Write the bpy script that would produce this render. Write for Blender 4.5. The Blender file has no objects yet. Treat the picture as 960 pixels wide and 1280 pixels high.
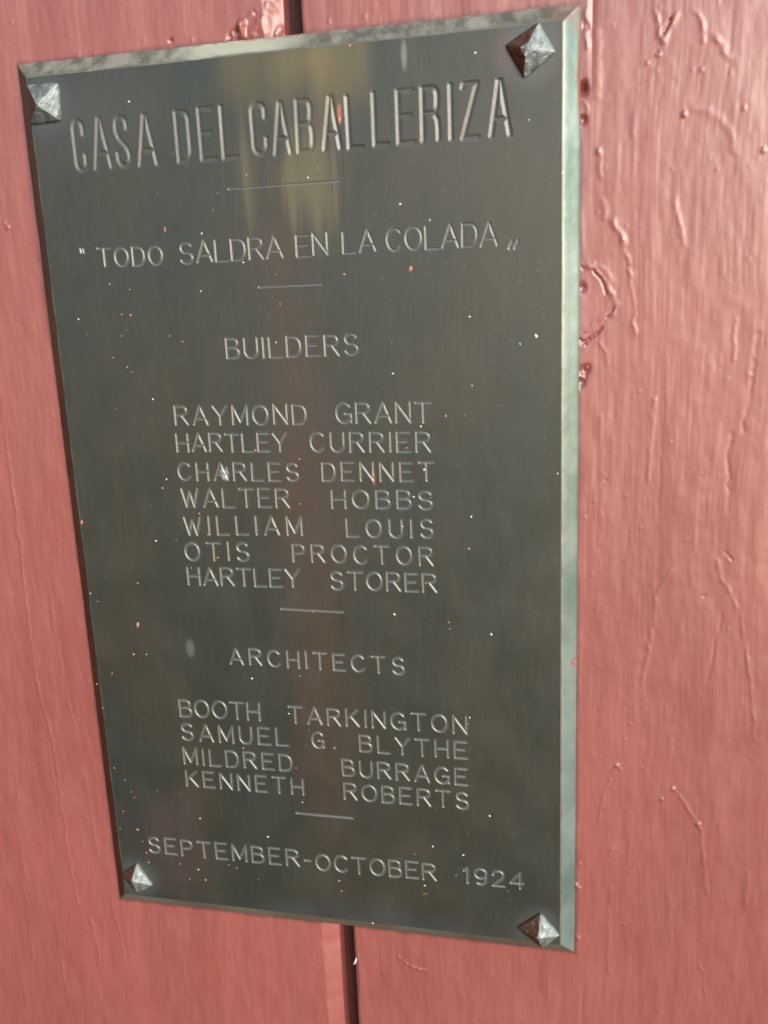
import bpy, math, random
import numpy as np
from mathutils import Matrix, Vector

sc = bpy.context.scene
R = math.radians
rng = np.random.RandomState(7)
random.seed(7)

# ------------------------------------------------------------------ camera
ZC = 1.5                                # height of the plaque's centre above the ground
CAM_R = np.array([-2.37726129e-01, 2.29518698e-01, -1.46952104e-02])
CAM_C = np.array([1.34405555e-01, 1.09070510e-01, 4.06562845e-01])   # right, up, out of the wall
CAM_F = 1155.33                         # focal length in pixels of the 960 x 1280 photograph

def rodrigues(r):
    t = np.linalg.norm(r); k = r / t
    K = np.array([[0, -k[2], k[1]], [k[2], 0, -k[0]], [-k[1], k[0], 0]])
    return np.eye(3) + math.sin(t) * K + (1 - math.cos(t)) * K @ K
ROT = rodrigues(CAM_R)
SWAP = np.array([[1, 0, 0], [0, 0, -1], [0, 1, 0]], float)   # (right, up, out) -> world

cam_data = bpy.data.cameras.new('camera')
cam = bpy.data.objects.new('camera', cam_data)
sc.collection.objects.link(cam)
cam_data.sensor_fit = 'VERTICAL'
cam_data.sensor_height = 24
cam_data.sensor_width = 18
cam_data.lens = CAM_F / 1280 * 24
cam_data.dof.use_dof = True; cam_data.dof.focus_distance = 0.435; cam_data.dof.aperture_fstop = 10
cam_data.clip_start = 0.01
cam_data.clip_end = 100
m = Matrix((SWAP @ ROT).tolist()).to_4x4()
m.translation = Vector((CAM_C[0], -CAM_C[2], CAM_C[1] + ZC))
cam.matrix_world = m
sc.camera = cam
sc.render.resolution_x = 768
sc.render.resolution_y = 1024

# ------------------------------------------------------------------ sky and sun
SUN_AZ, SUN_EL = 38, 18                 # degrees from the wall's outward normal towards the right; elevation
sun_dir = Vector((math.sin(R(SUN_AZ)) * math.cos(R(SUN_EL)), -math.cos(R(SUN_AZ)) * math.cos(R(SUN_EL)), math.sin(R(SUN_EL))))
world = bpy.data.worlds.new('World'); sc.world = world
world.use_nodes = True
nt = world.node_tree
sky = nt.nodes.new('ShaderNodeTexSky'); sky.sky_type = 'NISHITA'; sky.sun_disc = False
sky.sun_elevation = R(SUN_EL)
sky.sun_rotation = math.atan2(sun_dir.x, sun_dir.y)
sky.dust_density = 1.0; sky.air_density = 1.0; sky.ozone_density = 1.0
bg = nt.nodes['Background']; bg.inputs['Strength'].default_value = 0.08
nt.links.new(sky.outputs[0], bg.inputs['Color'])
sl = bpy.data.lights.new('sun', 'SUN'); sl.energy = 1.5; sl.angle = R(38); sl.color = (1.0, 0.99, 0.975)
so = bpy.data.objects.new('sun', sl); sc.collection.objects.link(so)
so.location = (1, -1, 3)
so.rotation_euler = sun_dir.to_track_quat('Z', 'Y').to_euler()
sc.view_settings.view_transform = 'Standard'
sc.view_settings.look = 'None'
sc.view_settings.exposure = 1.14
sc.view_settings.gamma = 1.0
sc.view_settings.use_curve_mapping = False

# ------------------------------------------------------------------ sizes (metres)
W, H = 0.25, 0.43152                    # plaque
BEV, HGT = 0.0068, 0.0046               # bevel width, thickness

def back(x, y, z=0.0):
    """where a viewing line of the photograph meets the plane z in front of the wall"""
    d = ROT @ np.array([(x - 480) / CAM_F, (640 - y) / CAM_F, -1.0])
    t = (z - CAM_C[2]) / d[2]
    q = CAM_C + t * d
    return q[0], q[1]

# ------------------------------------------------------------------ helpers
def new_mesh_obj(name, verts, quads, mats, parent=None, smooth=True, mat_index=None, tris=None):
    """verts (n,3) given as right, up, out of the wall"""
    verts = np.asarray(verts, float)
    w = np.empty_like(verts)
    w[:, 0] = verts[:, 0]; w[:, 1] = -verts[:, 2]; w[:, 2] = verts[:, 1]
    me = bpy.data.meshes.new(name)
    quads = np.asarray(quads, np.int64).reshape(-1, 4)
    tris = np.zeros((0, 3), np.int64) if tris is None else np.asarray(tris, np.int64).reshape(-1, 3)
    nq, n3 = len(quads), len(tris)
    me.vertices.add(len(w)); me.vertices.foreach_set('co', w.astype(np.float32).ravel())
    me.loops.add(nq * 4 + n3 * 3)
    me.loops.foreach_set('vertex_index', np.concatenate([quads.ravel(), tris.ravel()]).astype(np.int32))
    me.polygons.add(nq + n3)
    starts = np.concatenate([np.arange(nq) * 4, nq * 4 + np.arange(n3) * 3])
    me.polygons.foreach_set('loop_start', starts.astype(np.int32))
    me.polygons.foreach_set('use_smooth', np.full(nq + n3, smooth, bool))
    for mt in (mats if isinstance(mats, (list, tuple)) else [mats]): me.materials.append(mt)
    if mat_index is not None: me.polygons.foreach_set('material_index', np.asarray(mat_index, np.int32))
    me.update(calc_edges=True); me.validate()
    o = bpy.data.objects.new(name, me); sc.collection.objects.link(o)
    if parent: o.parent = parent
    return o

def empty(name, label, cat, group=None):
    o = bpy.data.objects.new(name, None); sc.collection.objects.link(o)
    o['label'] = label; o['category'] = cat
    if group: o['group'] = group
    o.empty_display_size = 0.02
    return o

def hash2(ix, iy, seed):
    h = (ix.astype(np.int64) * 374761393 + iy.astype(np.int64) * 668265263 + seed * 1442695041) & 0xFFFFFFFF
    h = ((h ^ (h >> 13)) * 1274126177) & 0xFFFFFFFF
    h = h ^ (h >> 16)
    return (h & 0xFFFF) / 65535.0 * 2 - 1

def vnoise(x, y, seed=0):
    ix = np.floor(x); iy = np.floor(y); fx = x - ix; fy = y - iy
    fx = fx * fx * fx * (fx * (fx * 6 - 15) + 10); fy = fy * fy * fy * (fy * (fy * 6 - 15) + 10)
    a = hash2(ix, iy, seed); b = hash2(ix + 1, iy, seed); c = hash2(ix, iy + 1, seed); d = hash2(ix + 1, iy + 1, seed)
    return (a * (1 - fx) + b * fx) * (1 - fy) + (c * (1 - fx) + d * fx) * fy

def seg_dist(px, py, ax, ay, bx, by):
    dx, dy = bx - ax, by - ay
    L2 = dx * dx + dy * dy + 1e-18
    t = np.clip(((px - ax) * dx + (py - ay) * dy) / L2, 0, 1)
    qx = ax + t * dx; qy = ay + t * dy
    sd = (px - ax) * dy - (py - ay) * dx
    return np.hypot(px - qx, py - qy), t, np.sign(sd)

# ------------------------------------------------------------------ materials
class NT:
    def __init__(self, name):
        self.m = bpy.data.materials.new(name); self.m.use_nodes = True
        self.t = self.m.node_tree
        self.b = self.t.nodes['Principled BSDF']
        self.tc = self.n('ShaderNodeTexCoord')
    def n(self, kind, **kw):
        nd = self.t.nodes.new(kind)
        for k, v in kw.items():
            if k.startswith('_'): nd.inputs[k[1:].replace('_', ' ')].default_value = v
            else: setattr(nd, k, v)
        return nd
    def l(self, a, b): self.t.links.new(a, b)
    def coords(self, scale=(1, 1, 1), loc=(0, 0, 0)):
        mp = self.n('ShaderNodeMapping'); mp.inputs['Scale'].default_value = scale; mp.inputs['Location'].default_value = loc
        self.l(self.tc.outputs['Object'], mp.inputs['Vector']); return mp.outputs[0]
    def noise(self, scale, vec=None, detail=4, rough=0.55, dist=0.0):
        nd = self.n('ShaderNodeTexNoise'); nd.inputs['Scale'].default_value = scale
        nd.inputs['Detail'].default_value = detail; nd.inputs['Roughness'].default_value = rough
        nd.inputs['Distortion'].default_value = dist
        self.l(vec if vec is not None else self.tc.outputs['Object'], nd.inputs['Vector']); return nd.outputs['Fac']
    def ramp(self, fac, a, b, c0=0.0, c1=1.0):
        nd = self.n('ShaderNodeMapRange'); nd.interpolation_type = 'SMOOTHSTEP'
        nd.inputs['From Min'].default_value = a; nd.inputs['From Max'].default_value = b
        nd.inputs['To Min'].default_value = c0; nd.inputs['To Max'].default_value = c1
        self.l(fac, nd.inputs['Value']); return nd.outputs[0]
    def mix(self, fac, a, b):
        nd = self.n('ShaderNodeMix'); nd.data_type = 'RGBA'
        for s, v in ((nd.inputs['Factor'], fac), (nd.inputs['A'], a), (nd.inputs['B'], b)): pass
        fi = nd.inputs[0]; ai = nd.inputs[6]; bi = nd.inputs[7]
        for s, v in ((fi, fac), (ai, a), (bi, b)):
            if hasattr(v, 'is_output'): self.l(v, s)
            elif isinstance(v, (int, float)): s.default_value = v
            else: s.default_value = (*v, 1)
        return nd.outputs[2]
    def math(self, op, a, b=0.0):
        nd = self.n('ShaderNodeMath'); nd.operation = op
        for i, v in enumerate((a, b)):
            if hasattr(v, 'is_output'): self.l(v, nd.inputs[i])
            else: nd.inputs[i].default_value = v
        return nd.outputs[0]
    def xyz(self):
        s = self.n('ShaderNodeSeparateXYZ'); self.l(self.tc.outputs['Object'], s.inputs[0]); return s.outputs
    def bump(self, h, strength, dist, prev=None):
        nd = self.n('ShaderNodeBump'); nd.inputs['Strength'].default_value = strength; nd.inputs['Distance'].default_value = dist
        self.l(h, nd.inputs['Height'])
        if prev is not None: self.l(prev, nd.inputs['Normal'])
        return nd.outputs[0]
    def patch(self, x, z, rx, rz, noise=None, amt=0.6, soft=0.5):
        """0..1 blob round (x, z), its edge broken up by noise"""
        s = self.xyz()
        dx = self.math('DIVIDE', self.math('SUBTRACT', s[0], x), rx)
        dz = self.math('DIVIDE', self.math('SUBTRACT', s[2], z), rz)
        d = self.math('SQRT', self.math('ADD', self.math('MULTIPLY', dx, dx), self.math('MULTIPLY', dz, dz)))
        if noise is not None: d = self.math('ADD', d, self.math('MULTIPLY', self.math('SUBTRACT', noise, 0.5), amt * 2))
        return self.ramp(d, 1.0, 1.0 - soft, 0, 1)

def red_paint():
    t = NT('red_paint')
    big = t.noise(14, t.coords((1, 1, 0.5)), 3)
    fine = t.noise(260, t.coords((1, 1, 0.16)), 5, 0.6)
    chalk = t.noise(60, t.coords((1, 1, 0.3)), 5, 0.65)
    c = t.mix(t.ramp(big, 0.3, 0.7), (0.272, 0.067, 0.057), (0.325, 0.085, 0.074))
    c = t.mix(t.ramp(fine, 0.35, 0.75, 0, 0.45), c, (0.38, 0.12, 0.108))
    c = t.mix(t.ramp(chalk, 0.5, 0.8, 0, 0.35), c, (0.28, 0.066, 0.058))
    # grime in pin-point specks, and a grimy line where the boards meet the plaque
    dirt = t.noise(520, t.coords((1, 1, 0.6), (4, 2, 1)), 3, 0.5)
    c = t.mix(t.ramp(dirt, 0.70, 0.76, 0, 0.6), c, (0.10, 0.035, 0.03))
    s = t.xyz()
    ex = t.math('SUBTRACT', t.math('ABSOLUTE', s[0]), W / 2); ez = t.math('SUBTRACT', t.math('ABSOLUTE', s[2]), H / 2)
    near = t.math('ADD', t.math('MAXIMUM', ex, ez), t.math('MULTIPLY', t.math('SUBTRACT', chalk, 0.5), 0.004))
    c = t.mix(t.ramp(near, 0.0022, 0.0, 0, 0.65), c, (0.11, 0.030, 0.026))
    t.l(c, t.b.inputs['Base Color'])
    t.l(t.ramp(chalk, 0.3, 0.7, 0.44, 0.52), t.b.inputs['Roughness'])
    t.b.inputs['Coat Weight'].default_value = 0.85; t.b.inputs['Coat Roughness'].default_value = 0.46; t.b.inputs['Coat IOR'].default_value = 1.6
    t.b.inputs['Specular IOR Level'].default_value = 1.0
    b = t.bump(fine, 0.16, 0.0006)
    b = t.bump(t.noise(1100, t.coords((1, 1, 0.25)), 3), 0.14, 0.0003, b)
    b = t.bump(t.noise(650, t.coords((1, 1, 0.55)), 4, 0.6), 0.2, 0.0004, b)
    t.l(b, t.b.inputs['Normal'])
    return t.m

def dark_wood():
    t = NT('dark_stained_wood')
    n = t.noise(80, t.coords((1, 1, 0.1)), 4)
    t.l(t.mix(t.ramp(n, 0.3, 0.7), (0.035, 0.010, 0.009), (0.09, 0.022, 0.02)), t.b.inputs['Base Color'])
    t.b.inputs['Roughness'].default_value = 0.6
    t.l(t.bump(n, 0.5, 0.001), t.b.inputs['Normal'])
    return t.m

def bronze_face(groove=0.0, name='bronze_patina'):
    t = NT(name)
    cloud = t.noise(17, t.coords((1, 1, 0.6)), 5, 0.55)
    grain = t.noise(500, t.coords((1, 1, 0.12)), 5, 0.7)
    grain2 = t.noise(700, t.coords((0.15, 1, 1)), 4, 0.7)
    streak = t.noise(75, t.coords((1, 1, 0.03), (3.1, 0, 0)), 4, 0.6)
    speck = t.noise(420, None, 3, 0.5)
    c = t.mix(t.ramp(cloud, 0.34, 0.66), (0.042, 0.039, 0.027), (0.028, 0.036, 0.029))
    # broad brown run-off band under the middle of the plate, yellowish drips above it
    wob = t.noise(45, t.coords((1, 1, 0.1), (7, 0, 0)), 3)
    band = t.math('MULTIPLY', t.patch(-0.003, -0.02, 0.030, 0.24, wob, 0.45, 0.8), t.ramp(streak, 0.3, 0.7, 0.1, 0.45))
    c = t.mix(band, c, (0.105, 0.048, 0.032))
    band2 = t.math('MULTIPLY', t.patch(0.006, 0.02, 0.012, 0.20, wob, 1.0, 0.95), 0.3)
    c = t.mix(band2, c, (0.075, 0.042, 0.034))
    yel = t.math('MULTIPLY', t.patch(*back(385, 72, HGT), 0.046, 0.034, wob, 0.8, 0.98), 0.8)
    c = t.mix(yel, c, (0.20, 0.155, 0.055))
    yel2 = t.math('MULTIPLY', t.patch(*back(362, 225, HGT), 0.027, 0.030, streak, 2.0, 0.95), 0.55)
    c = t.mix(yel2, c, (0.20, 0.17, 0.08))
    # dark bluish oxide towards the lower rim, purplish bloom at lower left
    c = t.mix(t.math('MULTIPLY', t.patch(0.02, -0.215, 0.13, 0.020, cloud, 0.6, 0.9), 0.75), c, (0.050, 0.057, 0.064))
    c = t.mix(t.math('MULTIPLY', t.patch(-0.095, -0.170, 0.035, 0.05, cloud, 0.9, 0.9), 0.6), c, (0.075, 0.045, 0.048))
    c = t.mix(t.math('MULTIPLY', t.patch(-0.095, 0.19, 0.06, 0.03, cloud, 0.6, 0.9), 0.6), c, (0.060, 0.060, 0.062))
    # dull halos round the four nails
    for (x, z) in ((-0.1106, 0.1974), (0.1057, 0.1995), (0.1082, -0.2017), (-0.1099, -0.1977)):
        c = t.mix(t.math('MULTIPLY', t.patch(x, z, 0.017, 0.017, cloud, 0.5, 0.5), 0.6), c, (0.075, 0.088, 0.088))
    # smudge left of the word ARCHITECTS, splash on one of the names
    c = t.mix(t.math('MULTIPLY', t.patch(*back(238, 810, HGT), 0.0032, 0.0065, cloud, 0.5, 0.6), 0.6), c, (0.16, 0.18, 0.17))
    c = t.mix(t.math('MULTIPLY', t.patch(*back(505, 68, HGT), 0.0018, 0.008, cloud, 0.5, 0.6), 0.6), c, (0.26, 0.27, 0.26))
    c = t.mix(t.math('MULTIPLY', t.patch(*back(281, 592, HGT), 0.0026, 0.0036, speck, 0.7, 0.5), 0.8), c, (0.42, 0.50, 0.52))
    c = t.mix(t.math('MULTIPLY', t.patch(*back(424, 142, HGT), 0.0013, 0.0055, speck, 0.5, 0.5), 0.9), c, (0.50, 0.15, 0.09))
    c = t.mix(t.math('MULTIPLY', t.patch(*back(467, 597, HGT), 0.0011, 0.0042, speck, 0.5, 0.5), 0.8), c, (0.50, 0.17, 0.10))
    c = t.mix(t.ramp(grain, 0.4, 0.75, 0, 0.15), c, (0.10, 0.095, 0.08))
    c = t.mix(t.ramp(speck, 0.63, 0.72, 0, 0.35), c, (0.13, 0.115, 0.10))
    # red paint lapped over the upper right corner
    lap = t.math('MULTIPLY', t.patch(0.126, 0.2165, 0.013, 0.012, t.noise(120, None, 4), 1.0, 0.9), 0.85)
    lap2 = t.patch(0.1255, 0.195, 0.0030, 0.030, t.noise(90, t.coords((1, 1, 0.2)), 4), 0.9, 0.4)
    lapm = t.math('MAXIMUM', lap, t.math('MULTIPLY', lap2, 0.6))
    nred = t.math('MULTIPLY', t.patch(0.0955, 0.200, 0.005, 0.011, speck, 0.9, 0.9), 0.3)
    if groove: c = t.mix(groove, c, (0.22, 0.24, 0.22))
    c = t.mix(nred, c, (0.19, 0.04, 0.032))
    c = t.mix(lapm, c, (0.28, 0.085, 0.075))
    t.l(c, t.b.inputs['Base Color'])
    met = t.math('SUBTRACT', 0.25, t.math('MULTIPLY', lapm, 0.25))
    t.b.inputs['Specular IOR Level'].default_value = 1.0
    t.b.inputs['Coat Weight'].default_value = 0.45; t.b.inputs['Coat Roughness'].default_value = 0.42; t.b.inputs['Coat IOR'].default_value = 1.6
    t.l(met, t.b.inputs['Metallic'])
    r = t.ramp(t.noise(45, None, 5, 0.6), 0.3, 0.7, 0.40, 0.52)
    t.l(t.math('ADD', r, t.math('MULTIPLY', grain, 0.08)), t.b.inputs['Roughness'])
    b = t.bump(t.noise(9, None, 2), 0.35, 0.0025)
    scr = t.noise(1500, t.coords((0.02, 1, 1), (2, 5, 3)), 2, 0.5)
    if not groove: b = t.bump(t.ramp(scr, 0.62, 0.72), 0.08, 0.0002, b)
    b = t.bump(t.noise(180, None, 4, 0.6), 0.12, 0.0004, b)
    b = t.bump(grain, 0.05, 0.0003, b)
    b = t.bump(grain2, 0.05, 0.0002, b)
    t.l(b, t.b.inputs['Normal'])
    return t.m

def bronze_bevel():
    t = NT('bronze_edge')
    n = t.noise(130, None, 5, 0.6)
    n2 = t.noise(30, None, 4, 0.6)
    c = t.mix(t.ramp(n2, 0.3, 0.7), (0.16, 0.155, 0.12), (0.20, 0.23, 0.19))
    # dust, lime and old paint lie only on the edge that faces up; the one facing left is brown and dull
    g = t.n('ShaderNodeNewGeometry'); s = t.n('ShaderNodeSeparateXYZ'); t.l(g.outputs['Normal'], s.inputs[0])
    up = t.ramp(s.outputs[2], 0.25, 0.6)
    crust = t.mix(t.ramp(n, 0.35, 0.65), (0.085, 0.085, 0.072), (0.24, 0.235, 0.20))
    crust = t.mix(t.patch(-0.02, 0.213, 0.035, 0.01, n2, 0.6, 0.6), crust, (0.38, 0.40, 0.33))
    c = t.mix(t.math('MULTIPLY', up, t.ramp(n2, 0.2, 0.55, 0.6, 1.0)), c, crust)
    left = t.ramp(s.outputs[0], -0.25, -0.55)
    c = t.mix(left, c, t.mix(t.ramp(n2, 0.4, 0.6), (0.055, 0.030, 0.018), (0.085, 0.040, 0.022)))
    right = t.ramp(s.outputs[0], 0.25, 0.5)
    c = t.mix(right, c, t.mix(t.ramp(n2, 0.3, 0.7), (0.15, 0.22, 0.195), (0.27, 0.345, 0.325)))  # right-facing edge: verdigris tint, with the sky's bright reflection painted into it
    lap = t.math('MULTIPLY', t.patch(0.126, 0.2165, 0.013, 0.014, t.noise(120, None, 4), 1.0, 0.9), 0.85)
    lap2 = t.patch(0.1262, 0.195, 0.0032, 0.030, t.noise(90, t.coords((1, 1, 0.2)), 4), 0.9, 0.4)
    lap3 = t.math('MULTIPLY', t.math('MULTIPLY', t.ramp(s.outputs[2], 0.3, 0.5), t.patch(0.03, 0.2165, 0.11, 0.0022, t.noise(160, None, 4), 1.2, 0.4)), 0.5)
    lap4 = t.math('MULTIPLY', t.patch(*back(718, 828, 0.001), 0.002, 0.003, n, 0.7, 0.4), 0.7)
    lapm = t.math('MAXIMUM', t.math('MAXIMUM', lap, lap2), t.math('MAXIMUM', lap3, lap4))
    c = t.mix(lapm, c, (0.28, 0.085, 0.075))
    t.l(c, t.b.inputs['Base Color'])
    t.l(t.math('MULTIPLY', 0.45, t.math('SUBTRACT', 1.0, t.math('MAXIMUM', up, lapm))), t.b.inputs['Metallic'])
    t.l(t.ramp(up, 0, 1, 0.4, 0.75), t.b.inputs['Roughness'])
    b = t.bump(n, 0.25, 0.0008)
    t.l(b, t.b.inputs['Normal'])
    return t.m

def nail_metal(name, paint=0.0):
    t = NT(name)
    n = t.noise(330, None, 4, 0.6)
    n2 = t.noise(150, None, 4, 0.6, 0.5)
    c = t.mix(t.ramp(n2, 0.35, 0.65), (0.15, 0.18, 0.18), (0.32, 0.37, 0.37))
    g = t.n('ShaderNodeNewGeometry'); s = t.n('ShaderNodeSeparateXYZ'); t.l(g.outputs['Normal'], s.inputs[0])
    # the sides turned to the boards' shaded left are rusted brown
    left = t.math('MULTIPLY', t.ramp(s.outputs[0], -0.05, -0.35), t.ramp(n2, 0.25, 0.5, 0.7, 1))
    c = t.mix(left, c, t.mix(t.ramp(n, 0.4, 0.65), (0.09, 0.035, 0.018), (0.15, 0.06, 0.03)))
    c = t.mix(t.ramp(n, 0.6, 0.72, 0, 0.5), c, (0.16, 0.09, 0.05))
    if paint:
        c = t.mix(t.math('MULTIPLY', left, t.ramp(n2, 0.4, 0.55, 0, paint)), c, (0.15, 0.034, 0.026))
    t.l(c, t.b.inputs['Base Color'])
    t.b.inputs['Metallic'].default_value = 0.55
    t.l(t.ramp(n, 0.3, 0.7, 0.48, 0.68), t.b.inputs['Roughness'])
    t.l(t.bump(n2, 0.8, 0.0016), t.b.inputs['Normal'])
    return t.m

def plain(name, col, rough=0.5):
    t = NT(name); n = t.noise(400, None, 3)
    t.l(t.mix(t.ramp(n, 0.3, 0.7), tuple(v * 0.85 for v in col), col), t.b.inputs['Base Color'])
    t.b.inputs['Roughness'].default_value = rough
    return t.m

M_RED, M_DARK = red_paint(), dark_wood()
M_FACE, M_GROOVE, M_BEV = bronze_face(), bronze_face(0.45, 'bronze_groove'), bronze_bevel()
M_TITLE = bronze_face(0.16, 'bronze_title_groove')
M_NAIL, M_NAILP = nail_metal('worn_nail_metal'), nail_metal('paint_smeared_nail_metal', 0.95)
M_PINK, M_WHITE = plain('pink_paint_fleck', (0.50, 0.24, 0.19)), plain('white_fleck', (0.72, 0.72, 0.66), 0.4)

# ================================================================== the board wall
wall = empty('board_wall', 'red painted vertical board wall behind the engraved bronze plaque', 'wall')
wall.location = (0, 0, ZC)

def pl(*pts): return [back(*p) for p in pts]
# paint ridges and grain lines: (points, height mm, half width mm, lumpiness)
RIDGES = [
 (pl((-20, 420), (2, 497), (8, 551), (15.6, 610), (27, 700), (34, 759), (45, 850), (66, 927), (77, 1008), (93, 1108), (97, 1130)), .50, .75, .5),
 (pl((111, 1140), (116, 1160), (122, 1181), (124, 1205)), .45, .8, .6),
 (pl((68, 1144), (79, 1208), (91, 1290)), .42, .7, .4),
 (pl((20, 986), (27, 1050), (32, 1108), (42, 1200)), .25, .8, .4),
 (pl((59, 723), (68, 791), (86, 881), (98, 930), (111, 995), (125, 1080)), .28, .8, .4),
 (pl((141, 1130), (150, 1165), (157, 1200)), .35, .7, .5),
 (pl((776, 300), (786, 329)), .5, .9, .7), (pl((785, 338), (792, 367), (793, 417)), .45, .9, .5),
 (pl((843, 248), (848, 275), (855, 306)), .45, 1.3, .4), (pl((766, 276), (775, 292), (781, 305)), .8, 1.3, .6),
 (pl((948, 417), (940, 480), (928, 539)), -.35, 1.1, .4), (pl((913, 542), (910, 570), (910, 640)), -.4, 1.0, .4),
 (pl((817, 500), (815, 540), (808, 600)), .3, 1.1, .4), (pl((919, 400), (916, 450)), .3, 1.0, .5),
 (pl((897, 700), (898, 714), (912, 740), (925, 768), (938, 849), (944, 926)), .42, .9, .7),
 (pl((839, 714), (831, 726), (820, 745), (816, 780), (811, 809), (802, 854)), .38, 1.0, .7),
 (pl((902, 768), (893, 810), (884, 850)), -.35, .9, .4),
 (pl((827, 999), (834, 991), (841, 986), (850, 995), (861, 1013), (869, 1022), (875, 1035), (879, 1063), (883, 1117)), .48, .85, .8),
 (pl((771, 956), (763, 972), (755, 990), (748, 1026)), .42, .85, .8),
 (pl((766, 1058), (762, 1070)), .35, .9, .5), (pl((764, 1108), (761, 1160), (757, 1250)), .28, .9, .6),
 (pl((875, 1207), (879, 1225), (882, 1244)), .38, .9, .7), (pl((935, 1090), (931, 1130)), .3, .9, .5),
 (pl((817, 0), (820, 25), (823, 44), (829, 52), (838, 32), (845, 18)), .55, 1.1, .8),
 (pl((866, 12), (874, 18), (879, 30), (879, 52)), .5, 1.0, .7),
 (pl((893, 47), (901, 56), (913, 72)), .6, 1.4, .5), (pl((869, 137), (882, 138), (896, 146), (913, 163), (920, 190)), .4, 1.8, .3),
 (pl((745, 40), (748, 85), (746, 120)), .5, 1.8, .3), (pl((793, 140), (790, 170)), .3, 1.1, .3),
 (pl((746, 187), (751, 197), (750, 220)), .5, 1.2, .5), (pl((752, 250), (758, 262), (756, 272)), .5, 1.2, .6),
 (pl((498, 1196), (506, 1203), (513, 1208), (526, 1212), (534, 1213)), .5, .7, .9),
 (pl((502, 1259), (509, 1265)), .35, .8, .6),
 # lip of old paint over the crack at the plaque's edge and round the knot
 (pl((733, 15), (733, 60)), .9, .9, .6), (pl((731, 128), (735, 150)), .7, .7, .6),
 (pl((734, 333), (746, 341), (757, 352), (763, 366), (770, 380), (766, 392)), .75, 1.4, .6),
 (pl((735, 414), (742, 404), (756, 394)), .5, 1.0, .6), (pl((741, 330), (757, 338), (764, 352)), .4, 1.1, .5),
 (pl((751, 428), (757, 440), (759, 455)), .35, 1.0, .5), (pl((750, 520), (753, 600), (750, 680)), .25, 1.2, .3),
 (pl((335, 40), (333, 22), (336, 0), (334, -20)), 1.5, 2.2, .3),
 (pl((347, 40), (346, 24), (343, 5), (344, -15)), 1.2, 1.6, .6),
 (pl((309, 22), (318, 13), (327, 8)), .6, 1.1, .5),
]
CRACKS = [   # (points, depth mm, half width mm)
 (pl((742, 338), (752, 350), (758, 367)), 1.3, .75), (pl((766, 386), (763, 391), (758, 397)), 1.5, .6),
 (pl((752, 410), (746, 417), (737, 424), (727, 429)), 1.6, .75), (pl((725, 424), (732, 431)), 1.0, .9),
 (pl((726, 333), (731, 336)), .8, .7),
 (pl((829, 40), (833, 33), (837, 24)), .8, 1.1), (pl((820, 65), (824, 67)), .7, .6),
 (pl((915, 700), (906, 690)), .4, .8), (pl((321, 20), (330, 18)), .5, .5), (pl((315, 12), (322, 20)), .5, .5),
]
PITS = [  # (x px, y px, depth mm, radius mm)
 (213, 51, 2.2, .85), (731, 463, 1.8, 2.0), (727, 478, 1.3, 1.8), (296, 42, 2.0, 1.8), (287, 46, 1.4, 1.3),
 (730, 108, 2.2, 1.5), (729, 115, 2.2, 1.5), (729, 150, 1.6, 1.3), (732, 32, .8, 1.3), (757, 601 - 0, .3, .6), (880, 745, .3, .7), (728, 360, 1.2, 1.6),
]
NIBS = [(15, 28, .5, .8), (10, 284, .9, 1.2), (6, 279, .6, 1.0), (733, 460, 1.6, .8), (823, 67, .7, 1.0), (809, 79, .6, .8), (855, 143, .9, 1.0),
 (954, 188, .7, 1.0), (748, 190, .7, 1.0), (877, 87, .5, .8), (930, 135, .5, .9), (720, 1106, .9, 1.2), (724, 1110, .6, 1.0),
 (771, 957, .8, .9), (775, 961, .5, .7), (802, 960, .5, .6), (781, 925, .5, .7), (827, 999, .7, .8), (841, 986, .7, 1.0), (873, 1030, .9, 1.2),
 (788, 905, .5, .6), (779, 1155, .5, .7), (766, 1062, .5, .7), (787, 1090, .4, .6), (844, 1160, .4, .7), (302, 30, 2.6, 2.0), (303, 42, 2.4, 2.0), (302, 36, 1.5, 1.8),
 (348, 33, 2.0, 1.5), (344, 42, 1.8, 1.4), (336, 8, 1.3, 2.0), (316, 42, .8, 2.5), (325, 30, .9, 3.0), (508, 1205, .6, .7), (524, 1212, .6, .7), (411, 26, .5, .8), (456, 20, .4, .7), (118, 68, .5, .7),
 (179, 50, .4, .7), (240, 50, .5, .8), (204, 62, .5, 1.0), (98, 70, .3, 1.0), (722, 1172, .7, 1.0), (725, 1080, .5, 1.0), (762, 975, .5, .8)]

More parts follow.
